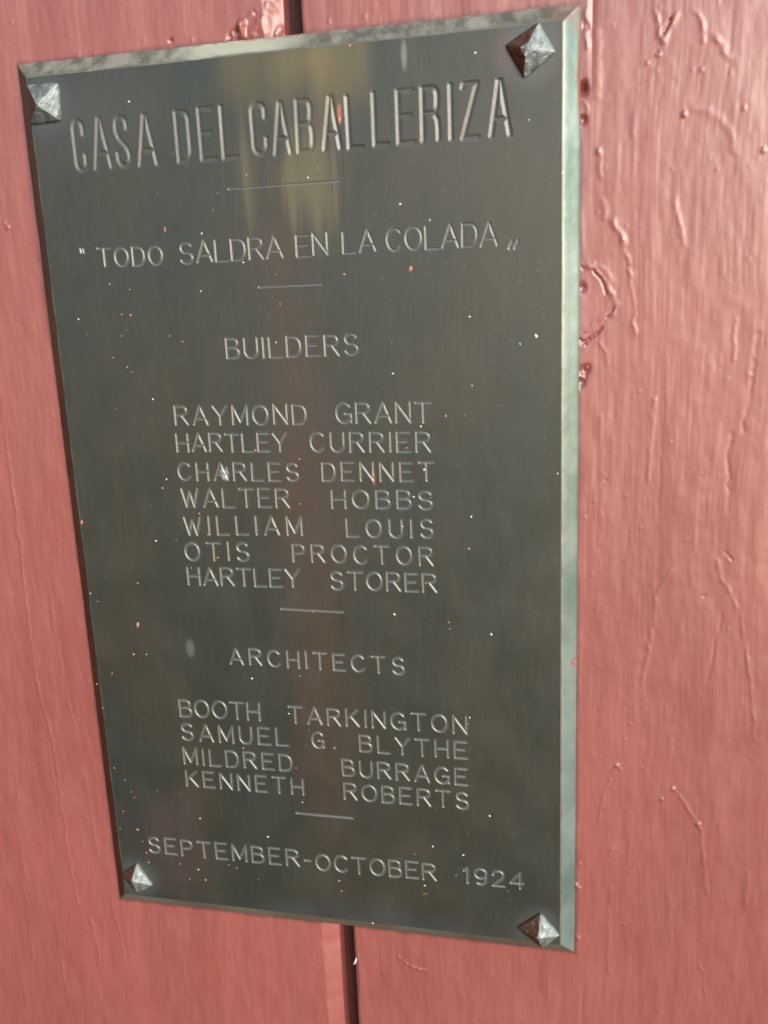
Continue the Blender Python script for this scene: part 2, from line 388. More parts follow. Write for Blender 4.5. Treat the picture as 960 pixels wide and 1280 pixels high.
def relief(x, z):
    """height of the painted surface, metres"""
    h = np.zeros_like(x)
    wx = x + 0.0022 * vnoise(x * 30, z * 14, 11) + 0.004 * vnoise(x * 9, z * 5, 12)
    h += 0.00032 * vnoise(wx * 70, z * 9, 1)
    h += 0.00008 * vnoise(wx * 190, z * 13, 2)
    h += 0.00003 * vnoise(wx * 420, z * 90, 3)
    h += 0.00005 * vnoise(wx * 900, z * 70, 4)
    h += 0.00011 * vnoise(x * 170, z * 80, 5) + 0.00004 * vnoise(x * 430, z * 260, 15)
    # thin long grain lines standing up where they stand up
    g = vnoise(wx * 160 + 50, z * 6, 6)
    h += 0.00007 * np.exp(-(g / 0.10) ** 2) * np.clip(vnoise(x * 25, z * 16, 7) + 0.1, 0, 1)
    g = vnoise(wx * 85 + 20, z * 4.5, 8)
    h += 0.00009 * np.exp(-(g / 0.07) ** 2) * np.clip(vnoise(x * 18, z * 12, 9), 0, 1)
    for pts, hh, ww, lump in RIDGES:
        P = np.array(pts); mx = 0.008
        sel = (x > P[:, 0].min() - mx) & (x < P[:, 0].max() + mx) & (z > P[:, 1].min() - mx) & (z < P[:, 1].max() + mx)
        if not sel.any(): continue
        xs, zs = x[sel], z[sel]
        xs2 = xs + 0.0007 * vnoise(xs * 150, zs * 260, 21)
        d = np.full(xs.shape, 9.0)
        for a, b in zip(pts[:-1], pts[1:]):
            dd, t, s = seg_dist(xs2, zs, a[0], a[1], b[0], b[1]); d = np.minimum(d, dd)
        amp = 1 + lump * vnoise(xs * 500, zs * 420, 22) + 0.3 * vnoise(xs * 60, zs * 90, 23)
        h[sel] += 0.5 * hh * 1e-3 * amp * np.exp(-(d / (ww * 0.82e-3)) ** 2)
    for pts, dep, ww in CRACKS:
        for a, b in zip(pts[:-1], pts[1:]):
            sel = (abs(x - (a[0] + b[0]) / 2) < 0.02) & (abs(z - (a[1] + b[1]) / 2) < 0.02)
            if not sel.any(): continue
            dd, t, s = seg_dist(x[sel] + 0.0004 * vnoise(x[sel] * 300, z[sel] * 300, 31), z[sel], a[0], a[1], b[0], b[1])
            h[sel] = np.minimum(h[sel], h[sel] * 0 + 0.0006 - (dep * 1e-3 + 0.0006) * np.exp(-(dd / (ww * 1e-3)) ** 4) + (1 - np.exp(-(dd / (ww * 1e-3)) ** 4)) * 0.01)
    for (px, py, dep, rad) in PITS + [(a, b, -c * .75, d * .85) for a, b, c, d in NIBS]:
        cx, cz = back(px, py)
        sel = (abs(x - cx) < 0.01) & (abs(z - cz) < 0.01)
        if not sel.any(): continue
        dd = np.hypot(x[sel] - cx, (z[sel] - cz) * 0.8) * (1 + 0.25 * vnoise(x[sel] * 500, z[sel] * 500, 33))
        h[sel] -= dep * 1e-3 * np.exp(-(dd / (rad * 1e-3)) ** 3)
    # scattered dust nibs in the paint
    cell = 0.0065
    ix, iz = np.floor(x / cell), np.floor(z / cell)
    for ox in (-1, 0, 1):
        for oz in (-1, 0, 1):
            jx, jz = ix + ox, iz + oz
            on = hash2(jx, jz, 41) > 0.25
            cx = (jx + 0.5 + 0.45 * hash2(jx, jz, 42)) * cell; cz = (jz + 0.5 + 0.45 * hash2(jx, jz, 43)) * cell
            r = 0.00045 + 0.00025 * hash2(jx, jz, 44)
            h += on * (0.00011 + 0.00010 * hash2(jx, jz, 45)) * np.exp(-((x - cx) ** 2 + ((z - cz) * 0.7) ** 2) / r ** 2)
    return h

X0V, X1V, Z0V, Z1V = -0.232, 0.232, -0.330, 0.258      # the stretch of wall in view
WZ0, WZ1 = -0.62, 0.56
fine = 0.0006
def plank(xa, xb, edge_l=None, edge_r=None):
    """one board as a relief; edge functions lower the height near its sides"""
    fa, fb = max(xa, X0V), min(xb, X1V)
    def hf(x, z):
        fade = np.clip((np.minimum.reduce([x - X0V + 0.02, X1V - x + 0.02, z - Z0V + 0.02, Z1V - z + 0.02])) / 0.02, 0, 1)
        h = relief(x, z) * fade
        if edge_l: h = edge_l(x, z, h)
        if edge_r: h = edge_r(x, z, h)
        return h
    V, Q = [], []; nv = 0
    def grid(xs, zs, keep=None):
        nonlocal nv
        X, Z = np.meshgrid(xs, zs); Hh = hf(X, Z)
        n, mm = X.shape
        idx = np.arange(n * mm).reshape(n, mm) + nv
        q = np.stack([idx[:-1, :-1], idx[:-1, 1:], idx[1:, 1:], idx[1:, :-1]], -1)
        if keep is not None:
            q = q[keep((X[:-1, :-1] + X[1:, 1:]) / 2, (Z[:-1, :-1] + Z[1:, 1:]) / 2)]
        V.append(np.stack([X.ravel(), Z.ravel(), Hh.ravel()], -1)); Q.append(q.reshape(-1, 4)); nv += n * mm
    under = lambda x, z: ~((abs(x) < W / 2 - 0.006) & (abs(z) < H / 2 - 0.006))
    if fb > fa:
        xs = np.linspace(fa, fb, max(3, int((fb - fa) / fine) + 1))
        zs = np.linspace(Z0V, Z1V, int((Z1V - Z0V) / fine) + 1)
        if xa > X0V - 0.01 and xa >= X0V: pass
        grid(xs, zs, under)
        zc_lo, zc_hi = np.linspace(WZ0, Z0V, 60), np.linspace(Z1V, WZ1, 60)
        grid(xs[::4] if (len(xs) - 1) % 4 == 0 else np.append(xs[::4], xs[-1]), zc_lo); grid(xs[::4] if (len(xs) - 1) % 4 == 0 else np.append(xs[::4], xs[-1]), zc_hi)
        if xa < fa: grid(np.linspace(xa, fa, 12), np.linspace(WZ0, WZ1, 200))
        if xb > fb: grid(np.linspace(fb, xb, 12), np.linspace(WZ0, WZ1, 200))
    else:
        grid(np.linspace(xa, xb, 24), np.linspace(WZ0, WZ1, 200))
    # the board's sides, down to its back
    zz = np.concatenate([np.linspace(WZ0, Z0V, 60)[:-1], np.linspace(Z0V, Z1V, int((Z1V - Z0V) / fine) + 1), np.linspace(Z1V, WZ1, 60)[1:]])
    for xe, flip in ((xa, False), (xb, True)):
        top = hf(np.full_like(zz, xe), zz); n = len(zz)
        a = np.stack([np.full(n, xe), zz, top], -1); b = np.stack([np.full(n, xe), zz, np.full(n, -0.0195)], -1)
        i = np.arange(n - 1) + nv
        q = np.stack([i, i + 1, i + 1 + n, i + n], -1)
        if flip: q = q[:, ::-1]
        V.append(np.concatenate([a, b])); Q.append(q); nv += 2 * n
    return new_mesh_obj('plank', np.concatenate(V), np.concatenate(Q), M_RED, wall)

def wob(z, s): return 0.0007 * vnoise(z * 40, z * 0 + 3.3, s) + 0.0003 * vnoise(z * 170, z * 0 + 1.3, s + 1)
def round_edge(xe, side, wdt, dep, seed, pw=1.6):
    """a worn rounded arris: side +1 = the board's right edge"""
    def f(x, z, h):
        d = (xe - x) * side + wob(z, seed)
        t = np.clip(1 - d / wdt, 0, 1.3)
        return h * np.clip(1 - 0.5 * t, 0.3, 1) - dep * t ** pw
    return f
def seam_edge(xe, side, seed):
    """tight joint half bridged by paint"""
    def f(x, z, h):
        d = (xe - x) * side
        open_ = np.clip(0.55 + 0.9 * vnoise(z * 55, z * 0 + .7, seed), 0.06, 1)
        open_ = open_ * (np.clip((z - 0.18) / 0.03, 0.0, 1) + 0.22 * np.clip((-0.17 - z) / 0.03, 0, 1) + 0.03)
        return h - 0.0008 * open_ * np.exp(-(d / 0.0011) ** 2)
    return f
plank(-0.600, -0.2630, None, round_edge(-0.2630, 1, 0.007, 0.003, 61))
plank(-0.2520, 0.0012, round_edge(-0.2520, -1, 0.002, 0.001, 62), round_edge(0.0012, 1, 0.0082, 0.0052, 63, 1.0))
plank(0.0104, 0.12924, round_edge(0.0104, -1, 0.0013, 0.0009, 65), seam_edge(0.12924, 1, 66))
plank(0.12926, 0.3650, seam_edge(0.12926, -1, 66), round_edge(0.3650, 1, 0.007, 0.003, 68))
plank(0.3760, 0.600, round_edge(0.3760, -1, 0.002, 0.001, 69))
bk = [(-.60, WZ0, -.0130), (.60, WZ0, -.0130), (.60, WZ1, -.0130), (-.60, WZ1, -.0130), (-.60, WZ0, -.024), (.60, WZ0, -.024), (.60, WZ1, -.024), (-.60, WZ1, -.024)]
new_mesh_obj('backing_board', bk, [(0, 1, 2, 3), (5, 4, 7, 6), (4, 5, 1, 0), (3, 2, 6, 7), (4, 0, 3, 7), (1, 5, 6, 2)], M_DARK, wall, smooth=False)

# shred of pale dry paint caught in the open joint
def tube(name, pts, rads, mat, parent, n=7):
    V, Q = [], []
    P = np.array(pts, float)
    for i, p in enumerate(P):
        tn = P[min(i + 1, len(P) - 1)] - P[max(i - 1, 0)]; tn /= np.linalg.norm(tn)
        a = np.cross(tn, [0.3, 0.1, 1.0]); a /= np.linalg.norm(a); b = np.cross(tn, a)
        for k in range(n):
            an = 2 * math.pi * k / n
            V.append(p + rads[i] * (math.cos(an) * a + math.sin(an) * b))
    for i in range(len(P) - 1):
        for k in range(n):
            Q.append((i * n + k, i * n + (k + 1) % n, (i + 1) * n + (k + 1) % n, (i + 1) * n + k))
    return new_mesh_obj(name, V, Q, mat, parent)
c0 = [back(441.5, 1206, .0005), back(443.5, 1203.5, .001), back(445, 1200.5, .001), back(445.4, 1197, .0005)]
tube('paint_shred', [(c0[0][0], c0[0][1], .0003), (c0[1][0], c0[1][1], .0012), (c0[2][0], c0[2][1], .0013), (c0[3][0], c0[3][1], .0003)], [.0001, .0006, .0006, .0001], M_WHITE, wall)

# ================================================================== the plaque
plaque = empty('bronze_plaque', 'dark engraved bronze plaque nailed at its corners to the red boards', 'plaque')
plaque.location = (0, 0, ZC)

# ---- single-stroke lettering -------------------------------------------------
def arc(cx, cy, rx, ry, a0, a1, n=14, p=2.0):
    out = []
    for i in range(n + 1):
        a = R(a0 + (a1 - a0) * i / n)
        c, s = math.cos(a), math.sin(a)
        out.append((cx + rx * math.copysign(abs(c) ** (2 / p), c), cy + ry * math.copysign(abs(s) ** (2 / p), s)))
    return out
def font(tall):
    p = 3.2 if tall else 2.15
    q = 0.62 if tall else 0.45            # extent of the round shoulders in tall letters
    F = {}
    F['A'] = (.80, [[(0, 0), (.5, 1), (1, 0)], [(.17, .31), (.83, .31)]] if not tall else [[(0, 0), (.45, 1), (.55, 1), (1, 0)], [(.17, .30), (.83, .30)]])
    F['B'] = (.68, [[(0, 0), (0, 1)], [(0, 1), (.5, 1)] + arc(.5, .77, .42, .23, 90, -90, 10, p) + [(0, .54)], [(0, .54), (.52, .54)] + arc(.52, .27, .48, .27, 90, -90, 10, p) + [(0, 0)]])
    if tall:
        F['C'] = (.7, [[(1, .72), (1, .84)] + arc(.5, .84, .5, .16, 0, 180, 12) + [(0, .16)] + arc(.5, .16, .5, .16, 180, 360, 12) + [(1, .30)]])
        F['D'] = (.7, [[(0, 0), (0, 1), (.5, 1)] + arc(.5, .8, .5, .2, 90, 0, 8) + arc(.5, .2, .5, .2, 0, -90, 8) + [(0, 0)]])
        F['S'] = (.7, [[(.96, .76), (.96, .84)] + arc(.5, .84, .46, .16, 0, 180, 12) + [(.04, .72), (.2, .58), (.8, .38), (.98, .26)] + arc(.5, .18, .5, .18, 20, -180, 14) + [(0, .27)]])
    else:
        F['C'] = (.76, [arc(.52, .5, .52, .5, 42, 318, 26)])
        F['D'] = (.72, [[(0, 0), (0, 1), (.4, 1)] + arc(.4, .5, .6, .5, 90, -90, 18, 2.3) + [(0, 0)]])
        F['S'] = (.70, [arc(.5, .755, .42, .245, 25, 250, 16) + [(.5, .515)] + arc(.5, .26, .46, .26, 75, -160, 18)])
    F['E'] = (.66, [[(.95, 1), (0, 1), (0, 0), (1, 0)], [(0, .52), (.78, .52)]])
    F['G'] = (.78, [arc(.52, .5, .52, .5, 42, 318, 26), [(.58, .46), (1, .46), (1, .04)]])
    F['H'] = (.70, [[(0, 0), (0, 1)], [(1, 0), (1, 1)], [(0, .5), (1, .5)]])
    F['I'] = (.02, [[(.5, 0), (.5, 1)]])
    F['K'] = (.72, [[(0, 0), (0, 1)], [(.92, 1), (.05, .42)], [(.33, .60), (1, 0)]])
    F['L'] = (.64, [[(0, 1), (0, 0), (1, 0)]])
    F['M'] = (.82, [[(0, 0), (0, 1), (.5, .12), (1, 1), (1, 0)]])
    F['N'] = (.72, [[(0, 0), (0, 1), (1, 0), (1, 1)]])
    F['O'] = (.82, [arc(.5, .5, .5, .5, 0, 360, 34)])
    F['P'] = (.66, [[(0, 0), (0, 1), (.55, 1)] + arc(.55, .74, .45, .26, 90, -90, 12) + [(0, .48)]])
    F['R'] = (.72, [[(0, 0), (0, 1), (.5, 1)] + arc(.5, .76, .44, .24, 90, -90, 12, p) + [(0, .52)], [(.48, .52), (1, 0)] if not tall else [(.45, .52), (.75, .50), (.95, .38), (1, .2), (1, 0)]])
    F['T'] = (.76, [[(0, 1), (1, 1)], [(.5, 1), (.5, 0)]])
    F['U'] = (.70, [[(0, 1), (0, .35)] + arc(.5, .35, .5, .35, 180, 360, 16) + [(1, 1)]])
    F['W'] = (.95, [[(0, 1), (.26, 0), (.5, .85), (.74, 0), (1, 1)]])
    F['Y'] = (.78, [[(0, 1), (.5, .46), (1, 1)], [(.5, .46), (.5, 0)]])
    F['Z'] = (.7, [[(0, .94), (.08, 1), (1, 1), (0, 0), (1, 0)]])
    F['1'] = (.28, [[(0, .8), (.75, 1), (.75, 0)]])
    F['9'] = (.66, [arc(.5, .69, .5, .31, 0, 360, 24), [(1, .69)] + arc(.5, .33, .48, .33, 0, -125, 14)])
    F['2'] = (.66, [[(.02, .72)] + arc(.5, .72, .47, .28, 180, -20, 16) + [(.75, .45), (0, 0), (1, 0)]])
    F['4'] = (.72, [[(.76, 0), (.76, 1), (0, .3), (1, .3)]])
    F['-'] = (.38, [[(0, .5), (1, .5)]])
    F['.'] = (.04, [[(.4, .04), (.6, .04)]])
    F['"'] = (.22, [[(.1, 1), (.25, .72)], [(.75, 1), (.9, .72)]])
    F['„'] = (.24, [[(.35, .28), (0, -.04)], [(1, .28), (.65, -.04)]])
    return F
FS, FT = font(False), font(True)
SMALL_R, SMALL_D = 0.00074, 0.00050
TITLE_R, TITLE_D = 0.00158, 0.00050
glyphs = []          # (name, strokes in plate coordinates, radius, depth)
def up_height(bx, by, topx, topy):
    u, v = back(bx, by, HGT); tu, tv = back(topx, topy, HGT); return tv - v
def put(ch, F, u0, u1, v0, v1, h, rad, dep):
    """a glyph between u0 and u1, its baseline running from v0 to v1"""
    w, strokes = F[ch]
    ln = h * random.uniform(-.012, .012); dv = h * random.uniform(-.02, .02); hs = h * random.uniform(.985, 1.015)
    out = []
    for s in strokes:
        q = [(u0 + (u1 - u0) * x + ln * y, v0 + (v1 - v0) * x + dv + hs * y) for x, y in s]
        out.append(q)
    nm = 'engraved_digit' if ch in '1924' else 'engraved_mark' if ch in '-."„' else 'engraved_letter'
    glyphs.append((nm, out, rad, dep))
def word(txt, bl, br, top, F=FS, rad=SMALL_R, dep=SMALL_D, gap=None):
    """bl, br: bottom corners of the word in the photograph; top: upper left corner"""
    (u0, v0), (u1, v1) = back(*bl, HGT), back(*br, HGT)
    u0 += rad * .9; u1 -= rad * .9; v0 += rad * .8; v1 += rad * .8
    h = back(*top, HGT)[1] - rad * .8 - v0
    ws = [F[c][0] * h for c in txt]
    n = len(txt)
    g = (u1 - u0 - sum(ws)) / max(1, n - 1)
    if n == 1: ws = [u1 - u0]; g = 0
    x = u0; L = u1 - u0
    if g < 0.16 * h and n > 1:
        k = (L - 0.2 * h * (n - 1)) / sum(ws); ws = [w * k for w in ws]; g = (L - sum(ws)) / (n - 1)
    elif g > 0.55 * h and n > 1:
        k = min(1.12, (L - 0.45 * h * (n - 1)) / sum(ws)); ws = [w * k for w in ws]; g = (L - sum(ws)) / (n - 1)
    for c, w in zip(txt, ws):
        f0, f1 = (x - u0) / L, (x + w - u0) / L
        put(c, F, x, x + w, v0 + (v1 - v0) * f0, v0 + (v1 - v0) * f1, h, rad, dep)
        x += w + g
def spans(txt, xs, bl, br, top):
    """title words: each letter's own left and right edge along the baseline"""
    (u0, v0), (u1, v1) = back(*bl, HGT), back(*br, HGT)
    h = back(*top, HGT)[1] - TITLE_R * .7 - (v0 + TITLE_R * .7)
    for c, (a, b) in zip(txt, xs):
        yb = lambda x: bl[1] + (br[1] - bl[1]) * (x - bl[0]) / (br[0] - bl[0])
        ua, va = back(a, yb(a), HGT); ub, vb = back(b, yb(b), HGT)
        put(c, FT, ua + TITLE_R * .7, ub - TITLE_R * .7, va + TITLE_R * .7, vb + TITLE_R * .7, h, TITLE_R, TITLE_D)
spans('CASA', [(95, 112), (118, 143), (147, 167), (173, 200)], (94, 215.5), (199, 206.5), (88, 148))
spans('DEL', [(222, 243), (251, 273), (278, 300)], (222, 206), (300, 198.5), (216.5, 137))
spans('CABALLERIZA', [(316, 338), (342, 367), (371, 395), (403, 429), (434, 456), (466, 488), (496, 521), (526, 552), (563.5, 565.5), (576, 601), (611, 641)], (316, 197), (641, 170.5), (309.5, 127.5))
word('"', (101, 330), (109, 330), (99, 309))
word('TODO', (123, 334.5), (206, 332), (118.7, 309))
word('SALDRA', (225, 331), (356, 322.5), (223, 302))
word('EN', (370, 322), (412, 319.5), (367, 292.5))
word('LA', (428, 318), (472, 315), (425, 289))
word('COLADA', (483, 315), (624, 307.5), (480, 284))
word('„', (634.5, 312), (650.5, 311), (632, 280), rad=.0009)
word('BUILDERS', (283, 449), (450.5, 444.5), (279, 421.5))
word('RAYMOND', (219, 532), (385.5, 531), (215, 506))
word('GRANT', (420, 530), (541, 529), (418, 502.5))
word('HARTLEY', (221, 565.5), (361, 565.5), (217, 541))
word('CURRIER', (388, 566), (540.5, 565.5), (385, 539.5))
word('CHARLES', (223, 601), (376, 602), (219, 577))
word('DENNET', (402.5, 602), (544.5, 602), (401, 577))
word('WALTER', (227.5, 634.5), (364, 635.5), (224, 609.5))
word('HOBBS', (414.5, 636), (543.5, 637.5), (412, 611.5))
word('WILLIAM', (231, 669.5), (380, 670), (228, 645))
word('LOUIS', (433, 671.5), (544, 673.5), (430, 647))
word('OTIS', (232, 701), (314, 702), (230, 676.5))
word('PROCTOR', (366, 703), (543.5, 707.5), (363.5, 679))
word('HARTLEY', (235, 731.5), (377, 735.5), (232, 707.5))
word('STORER', (413, 737.5), (548, 741), (411, 713))
word('ARCHITECTS', (287.5, 830.5), (508, 844), (286, 808.5))
word('BOOTH', (225, 896), (327, 901.5), (222, 873))
word('TARKINGTON', (361, 904), (585.5, 918), (359, 881.5))
word('SAMUEL', (227, 925.5), (362, 933.5), (225, 903))
word('G', (390, 935.5), (407, 936.5), (389, 913.5))
word('.', (416.5, 936.5), (421, 936.7), (416, 914))
word('BLYTHE', (449.5, 940), (585.5, 950), (448, 917.5))
word('MILDRED', (230, 955.5), (367, 965), (228, 934))
word('BURRAGE', (428, 970), (586, 983), (427, 948))
word('KENNETH', (233, 983), (381.5, 995), (231, 962))
word('ROBERTS', (430, 999.5), (588, 1012.5), (428, 977.5))
word('SEPTEMBER', (186, 1066), (376, 1084), (184, 1045))
word('-', (380.5, 1085), (390, 1086), (380, 1065))
word('OCTOBER', (395, 1088), (547, 1101.5), (394, 1066.5))
word('1924', (579, 1104.5), (656, 1112), (577, 1083))
def rule(a, b, rad):
    glyphs.append(('engraved_rule', [[back(*a, HGT), back(*b, HGT)]], rad, rad * .7))
rule((286, 236.2), (424, 226), .0006); rule((324, 358.8), (402, 354.8), .0007)
rule((352, 761), (428.5, 765), .0007); rule((371, 1016.3), (441, 1022.7), .0007)

# ---- plate face: coarse cells, refined round the lettering -------------------------
FI = BEV + 0.0005                        # inset where the flat face begins
FW, FH = W - 2 * FI, H - 2 * FI
NBX = 120; bsz = FW / NBX; NBY = int(round(FH / bsz)); bsy = FH / NBY
SUB = 12; cx_, cy_ = bsz / SUB, bsy / SUB
NX, NY = NBX * SUB, NBY * SUB
depth = np.zeros((NY + 1, NX + 1), np.float32); owner = np.full((NY + 1, NX + 1), -1, np.int32)
gx = -FW / 2 + np.arange(NX + 1) * cx_; gy = -FH / 2 + np.arange(NY + 1) * cy_
for gi, (nm, strokes, rad, dep) in enumerate(glyphs):
    for s in strokes:
        wgt = random.uniform(.9, 1.12)
        for a, b in zip(s[:-1], s[1:]):
            i0, i1 = np.searchsorted(gx, [min(a[0], b[0]) - rad * 1.3, max(a[0], b[0]) + rad * 1.3])
            j0, j1 = np.searchsorted(gy, [min(a[1], b[1]) - rad * 1.3, max(a[1], b[1]) + rad * 1.3])
            X, Y = np.meshgrid(gx[i0:i1], gy[j0:j1])
            d, t, sg = seg_dist(X, Y, a[0], a[1], b[0], b[1])
            r = rad * (1 + 0.07 * vnoise(X * 1500, Y * 1500, 5))
            q = np.clip(1 - d / r, 0, 1)
            # rounded V with a softly rolled lip
            dd = dep * wgt * (q * q * (3 - 2 * q) * 0.6 + q * 0.4) * np.clip(q * 6, 0, 1)
            D = depth[j0:j1, i0:i1]; O = owner[j0:j1, i0:i1]
            hit = dd > D + 1e-7
            D[hit] = dd[hit]; O[hit] = gi
cellmax = np.maximum.reduce([depth[:-1, :-1], depth[1:, :-1], depth[:-1, 1:], depth[1:, 1:]])
cell_owner = np.maximum.reduce([owner[:-1, :-1], owner[1:, :-1], owner[:-1, 1:], owner[1:, 1:]])
blk = cellmax.reshape(NBY, SUB, NBX, SUB).max((1, 3)) > 1e-6
fine_cell = np.repeat(np.repeat(blk, SUB, 0), SUB, 1)
groove = cellmax > 1e-6
VX, VY = np.meshgrid(gx, gy)
def cells_mesh(mask):
    j, i = np.nonzero(mask)
    v = np.stack([j * (NX + 1) + i, j * (NX + 1) + i + 1, (j + 1) * (NX + 1) + i + 1, (j + 1) * (NX + 1) + i], -1)
    u, inv = np.unique(v.ravel(), return_inverse=True)
    jj, ii = np.divmod(u, NX + 1)
    return np.stack([gx[ii], gy[jj], HGT - depth[jj, ii]], -1), inv.reshape(-1, 4)
PV, PQ, PM = [], [], []; pn = 0
v, q = cells_mesh(fine_cell & ~groove); PV.append(v); PQ.append(q + pn); PM.append(np.zeros(len(q), int)); pn += len(v)
jb, ib = np.nonzero(~blk)
base = np.stack([-FW / 2 + ib * bsz, -FH / 2 + jb * bsy], -1)
cv = np.stack([base, base + [bsz, 0], base + [bsz, bsy], base + [0, bsy]], 1).reshape(-1, 2)
PV.append(np.concatenate([cv, np.full((len(cv), 1), HGT)], 1)); PQ.append(np.arange(len(cv)).reshape(-1, 4) + pn); PM.append(np.zeros(len(jb), int)); pn += len(cv)
# bevel rings (inset, height)
prof = [(FI, HGT), (BEV + .0002, HGT - .00003), (BEV - .0003, HGT - .00020), (BEV - .0011, HGT - .00062), (BEV * .62, HGT * .64), (BEV * .3, HGT * .33), (.0007, .0007), (.0001, .0002), (0, -.0004), (.002, -.0010)]
NS = (260, 440, 260, 440)
for k, (p0, p1) in enumerate(((( -1, -1), (1, -1)), ((1, -1), (1, 1)), ((1, 1), (-1, 1)), ((-1, 1), (-1, -1)))):
    n = NS[k]; tt = np.linspace(0, 1, n + 1); rows = []
    out = np.array([(0, -1), (1, 0), (0, 1), (-1, 0)][k], float)
    rough = (.9, .55, 1.0, .6)[k]
    for ri, (ins, hz) in enumerate(prof):
        hw, hh = W / 2 - ins, H / 2 - ins
        A = np.array([p0[0] * hw, p0[1] * hh]); B = np.array([p1[0] * hw, p1[1] * hh])
        P = A + (B - A) * tt[:, None]
        if ri > 0:
            s = P[:, 0] + P[:, 1] * 1.37
            endf = np.clip(np.minimum(tt, 1 - tt) * 30, 0, 1)
            am = rough * min(1, ri / 2.0)
            nz = (0.00018 * vnoise(s * 60, s * 0 + ri * .3, 71) + 0.00012 * vnoise(s * 260, s * 0 + ri * .35, 72)) * am * endf
            P = P + out * nz[:, None]
            hzv = hz + (0.00010 * vnoise(s * 160, s * 0 + ri * .9, 73) * am * endf if 1 < ri < 8 else 0)
        else: hzv = hz
        rows.append(np.concatenate([P, np.broadcast_to(hzv, (n + 1,))[:, None]], 1))
    for ri in range(len(rows) - 1):
        a = np.arange(n) + pn
        PV.append(np.concatenate([rows[ri], rows[ri + 1]]))
        PQ.append(np.stack([a, a + n + 1, a + n + 2, a + 1], -1)); PM.append(np.full(n, 0 if ri == 0 else 1)); pn += 2 * (n + 1)
V_ = np.concatenate(PV); Q_ = np.concatenate(PQ); M_ = np.concatenate(PM)
# weld the ring rows (identical coordinates) so the bevel shades smoothly
key = np.round(V_ * 1e7).astype(np.int64)
_, first, inv = np.unique(key, axis=0, return_index=True, return_inverse=True)
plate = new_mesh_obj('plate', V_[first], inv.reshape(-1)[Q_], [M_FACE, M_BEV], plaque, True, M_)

for gi, (nm, strokes, rad, dep) in enumerate(glyphs):
    pts = np.array([p for s in strokes for p in s])
    i0, i1 = np.searchsorted(gx, [pts[:, 0].min() - .003, pts[:, 0].max() + .003])
    j0, j1 = np.searchsorted(gy, [pts[:, 1].min() - .003, pts[:, 1].max() + .003])
    mk = np.zeros_like(groove); mk[j0:j1, i0:i1] = groove[j0:j1, i0:i1] & (cell_owner[j0:j1, i0:i1] == gi)
    if not mk.any(): continue
    v, q = cells_mesh(mk)
    new_mesh_obj(nm, v, q, M_TITLE if rad == TITLE_R else M_GROOVE, plaque)

# ---- the four pyramid nail heads ----------------------------------------------------
NAILS = [
 ((-.1106, .1974), [(-7.3, 8.4), (8.4, 8.1), (7.3, -7.9), (-8.3, -8.4)], (.1, -1.6), 7.4, M_NAIL, 'pale square nail head at the upper left corner with a black underside', 0),
 ((.1057, .1995), [(3.3, 9.8), (9.8, -1.8), (-2.8, -10.4), (-10.2, 2.7)], (-1.6, -.6), 6.2, M_NAILP, 'turned nail head at the upper right corner smeared with dark red paint', 1),
 ((.1082, -.2017), [(.4, 10.3), (9.8, -1.2), (1.2, -9.8), (-11.4, .5)], (-.4, -.6), 6.2, M_NAIL, 'diamond nail head at the lower right corner, rusty left face', 2),
 ((-.1099, -.1977), [(1.2, 9.7), (9.4, -3.2), (-.4, -8.9), (-9.3, 1.5)], (-.5, 1.6), 5.6, M_NAIL, 'chipped white nail head at the lower left corner', 3)]
for (cx, cz), cs, (ax, az), ah, mat, lab, sd in NAILS:
    N = 9
    C4 = [np.array([a, b, 0.0]) * 1e-3 for a, b in cs]; apex = np.array([ax, az, ah]) * 1e-3
    V, Q, T = [], [], []
    # rings from the foot (short upright rim) over the slopes to a blunted apex
    levels = [(1.0, -.0002), (1.0, .0007), (.965, .0012)] + [(1 - t, None) for t in np.linspace(.10, .72 if sd == 1 else .90 if sd == 0 else .86, 9)]
    for li, (k, z) in enumerate(levels):
        for e in range(4):
            A, B = C4[e], C4[(e + 1) % 4]
            for i in range(N):
                f = i / N
                # corners slightly rounded off
                fr = f
                P = A + (B - A) * fr
                mid = abs(f - .5) * 2
                P = P * (1 - .035 * max(0, (mid - .75) / .25) ** 2)
                S = P * k + np.array([apex[0], apex[1], 0]) * (1 - k)
                zz = z if z is not None else .0012 + (ah * 1e-3 - .0012) * (1 - k)
                n1 = float(vnoise(np.array([S[0] * 420 + sd * 9]), np.array([S[1] * 420 + zz * 300]), 81)[0])
                n2 = float(vnoise(np.array([S[0] * 900 + sd * 5]), np.array([S[1] * 900]), 82)[0])
                V.append((S[0] + n2 * .00010, S[1] + n1 * .00010, zz + (n1 * .00012 + n2 * .00006) * (1 if li > 1 else 0)))
    n4 = 4 * N
    for li in range(len(levels) - 1):
        for i in range(n4):
            a, b = li * n4 + i, li * n4 + (i + 1) % n4
            Q.append((a, a + n4, b + n4, b))
    top = len(V); tk = levels[-1][0]; V.append((apex[0] * (1 - tk * .3), apex[1] * (1 - tk * .3), .0012 + (ah * 1e-3 - .0012) * (1 - tk * .72))); L = (len(levels) - 1) * n4
    for i in range(n4): T.append((L + i, top, L + (i + 1) % n4))
    o = new_mesh_obj('nail_head', V, Q, mat, plaque, smooth=False, tris=T)
    o.location = (cx, -HGT, cz)
    o['label'] = lab

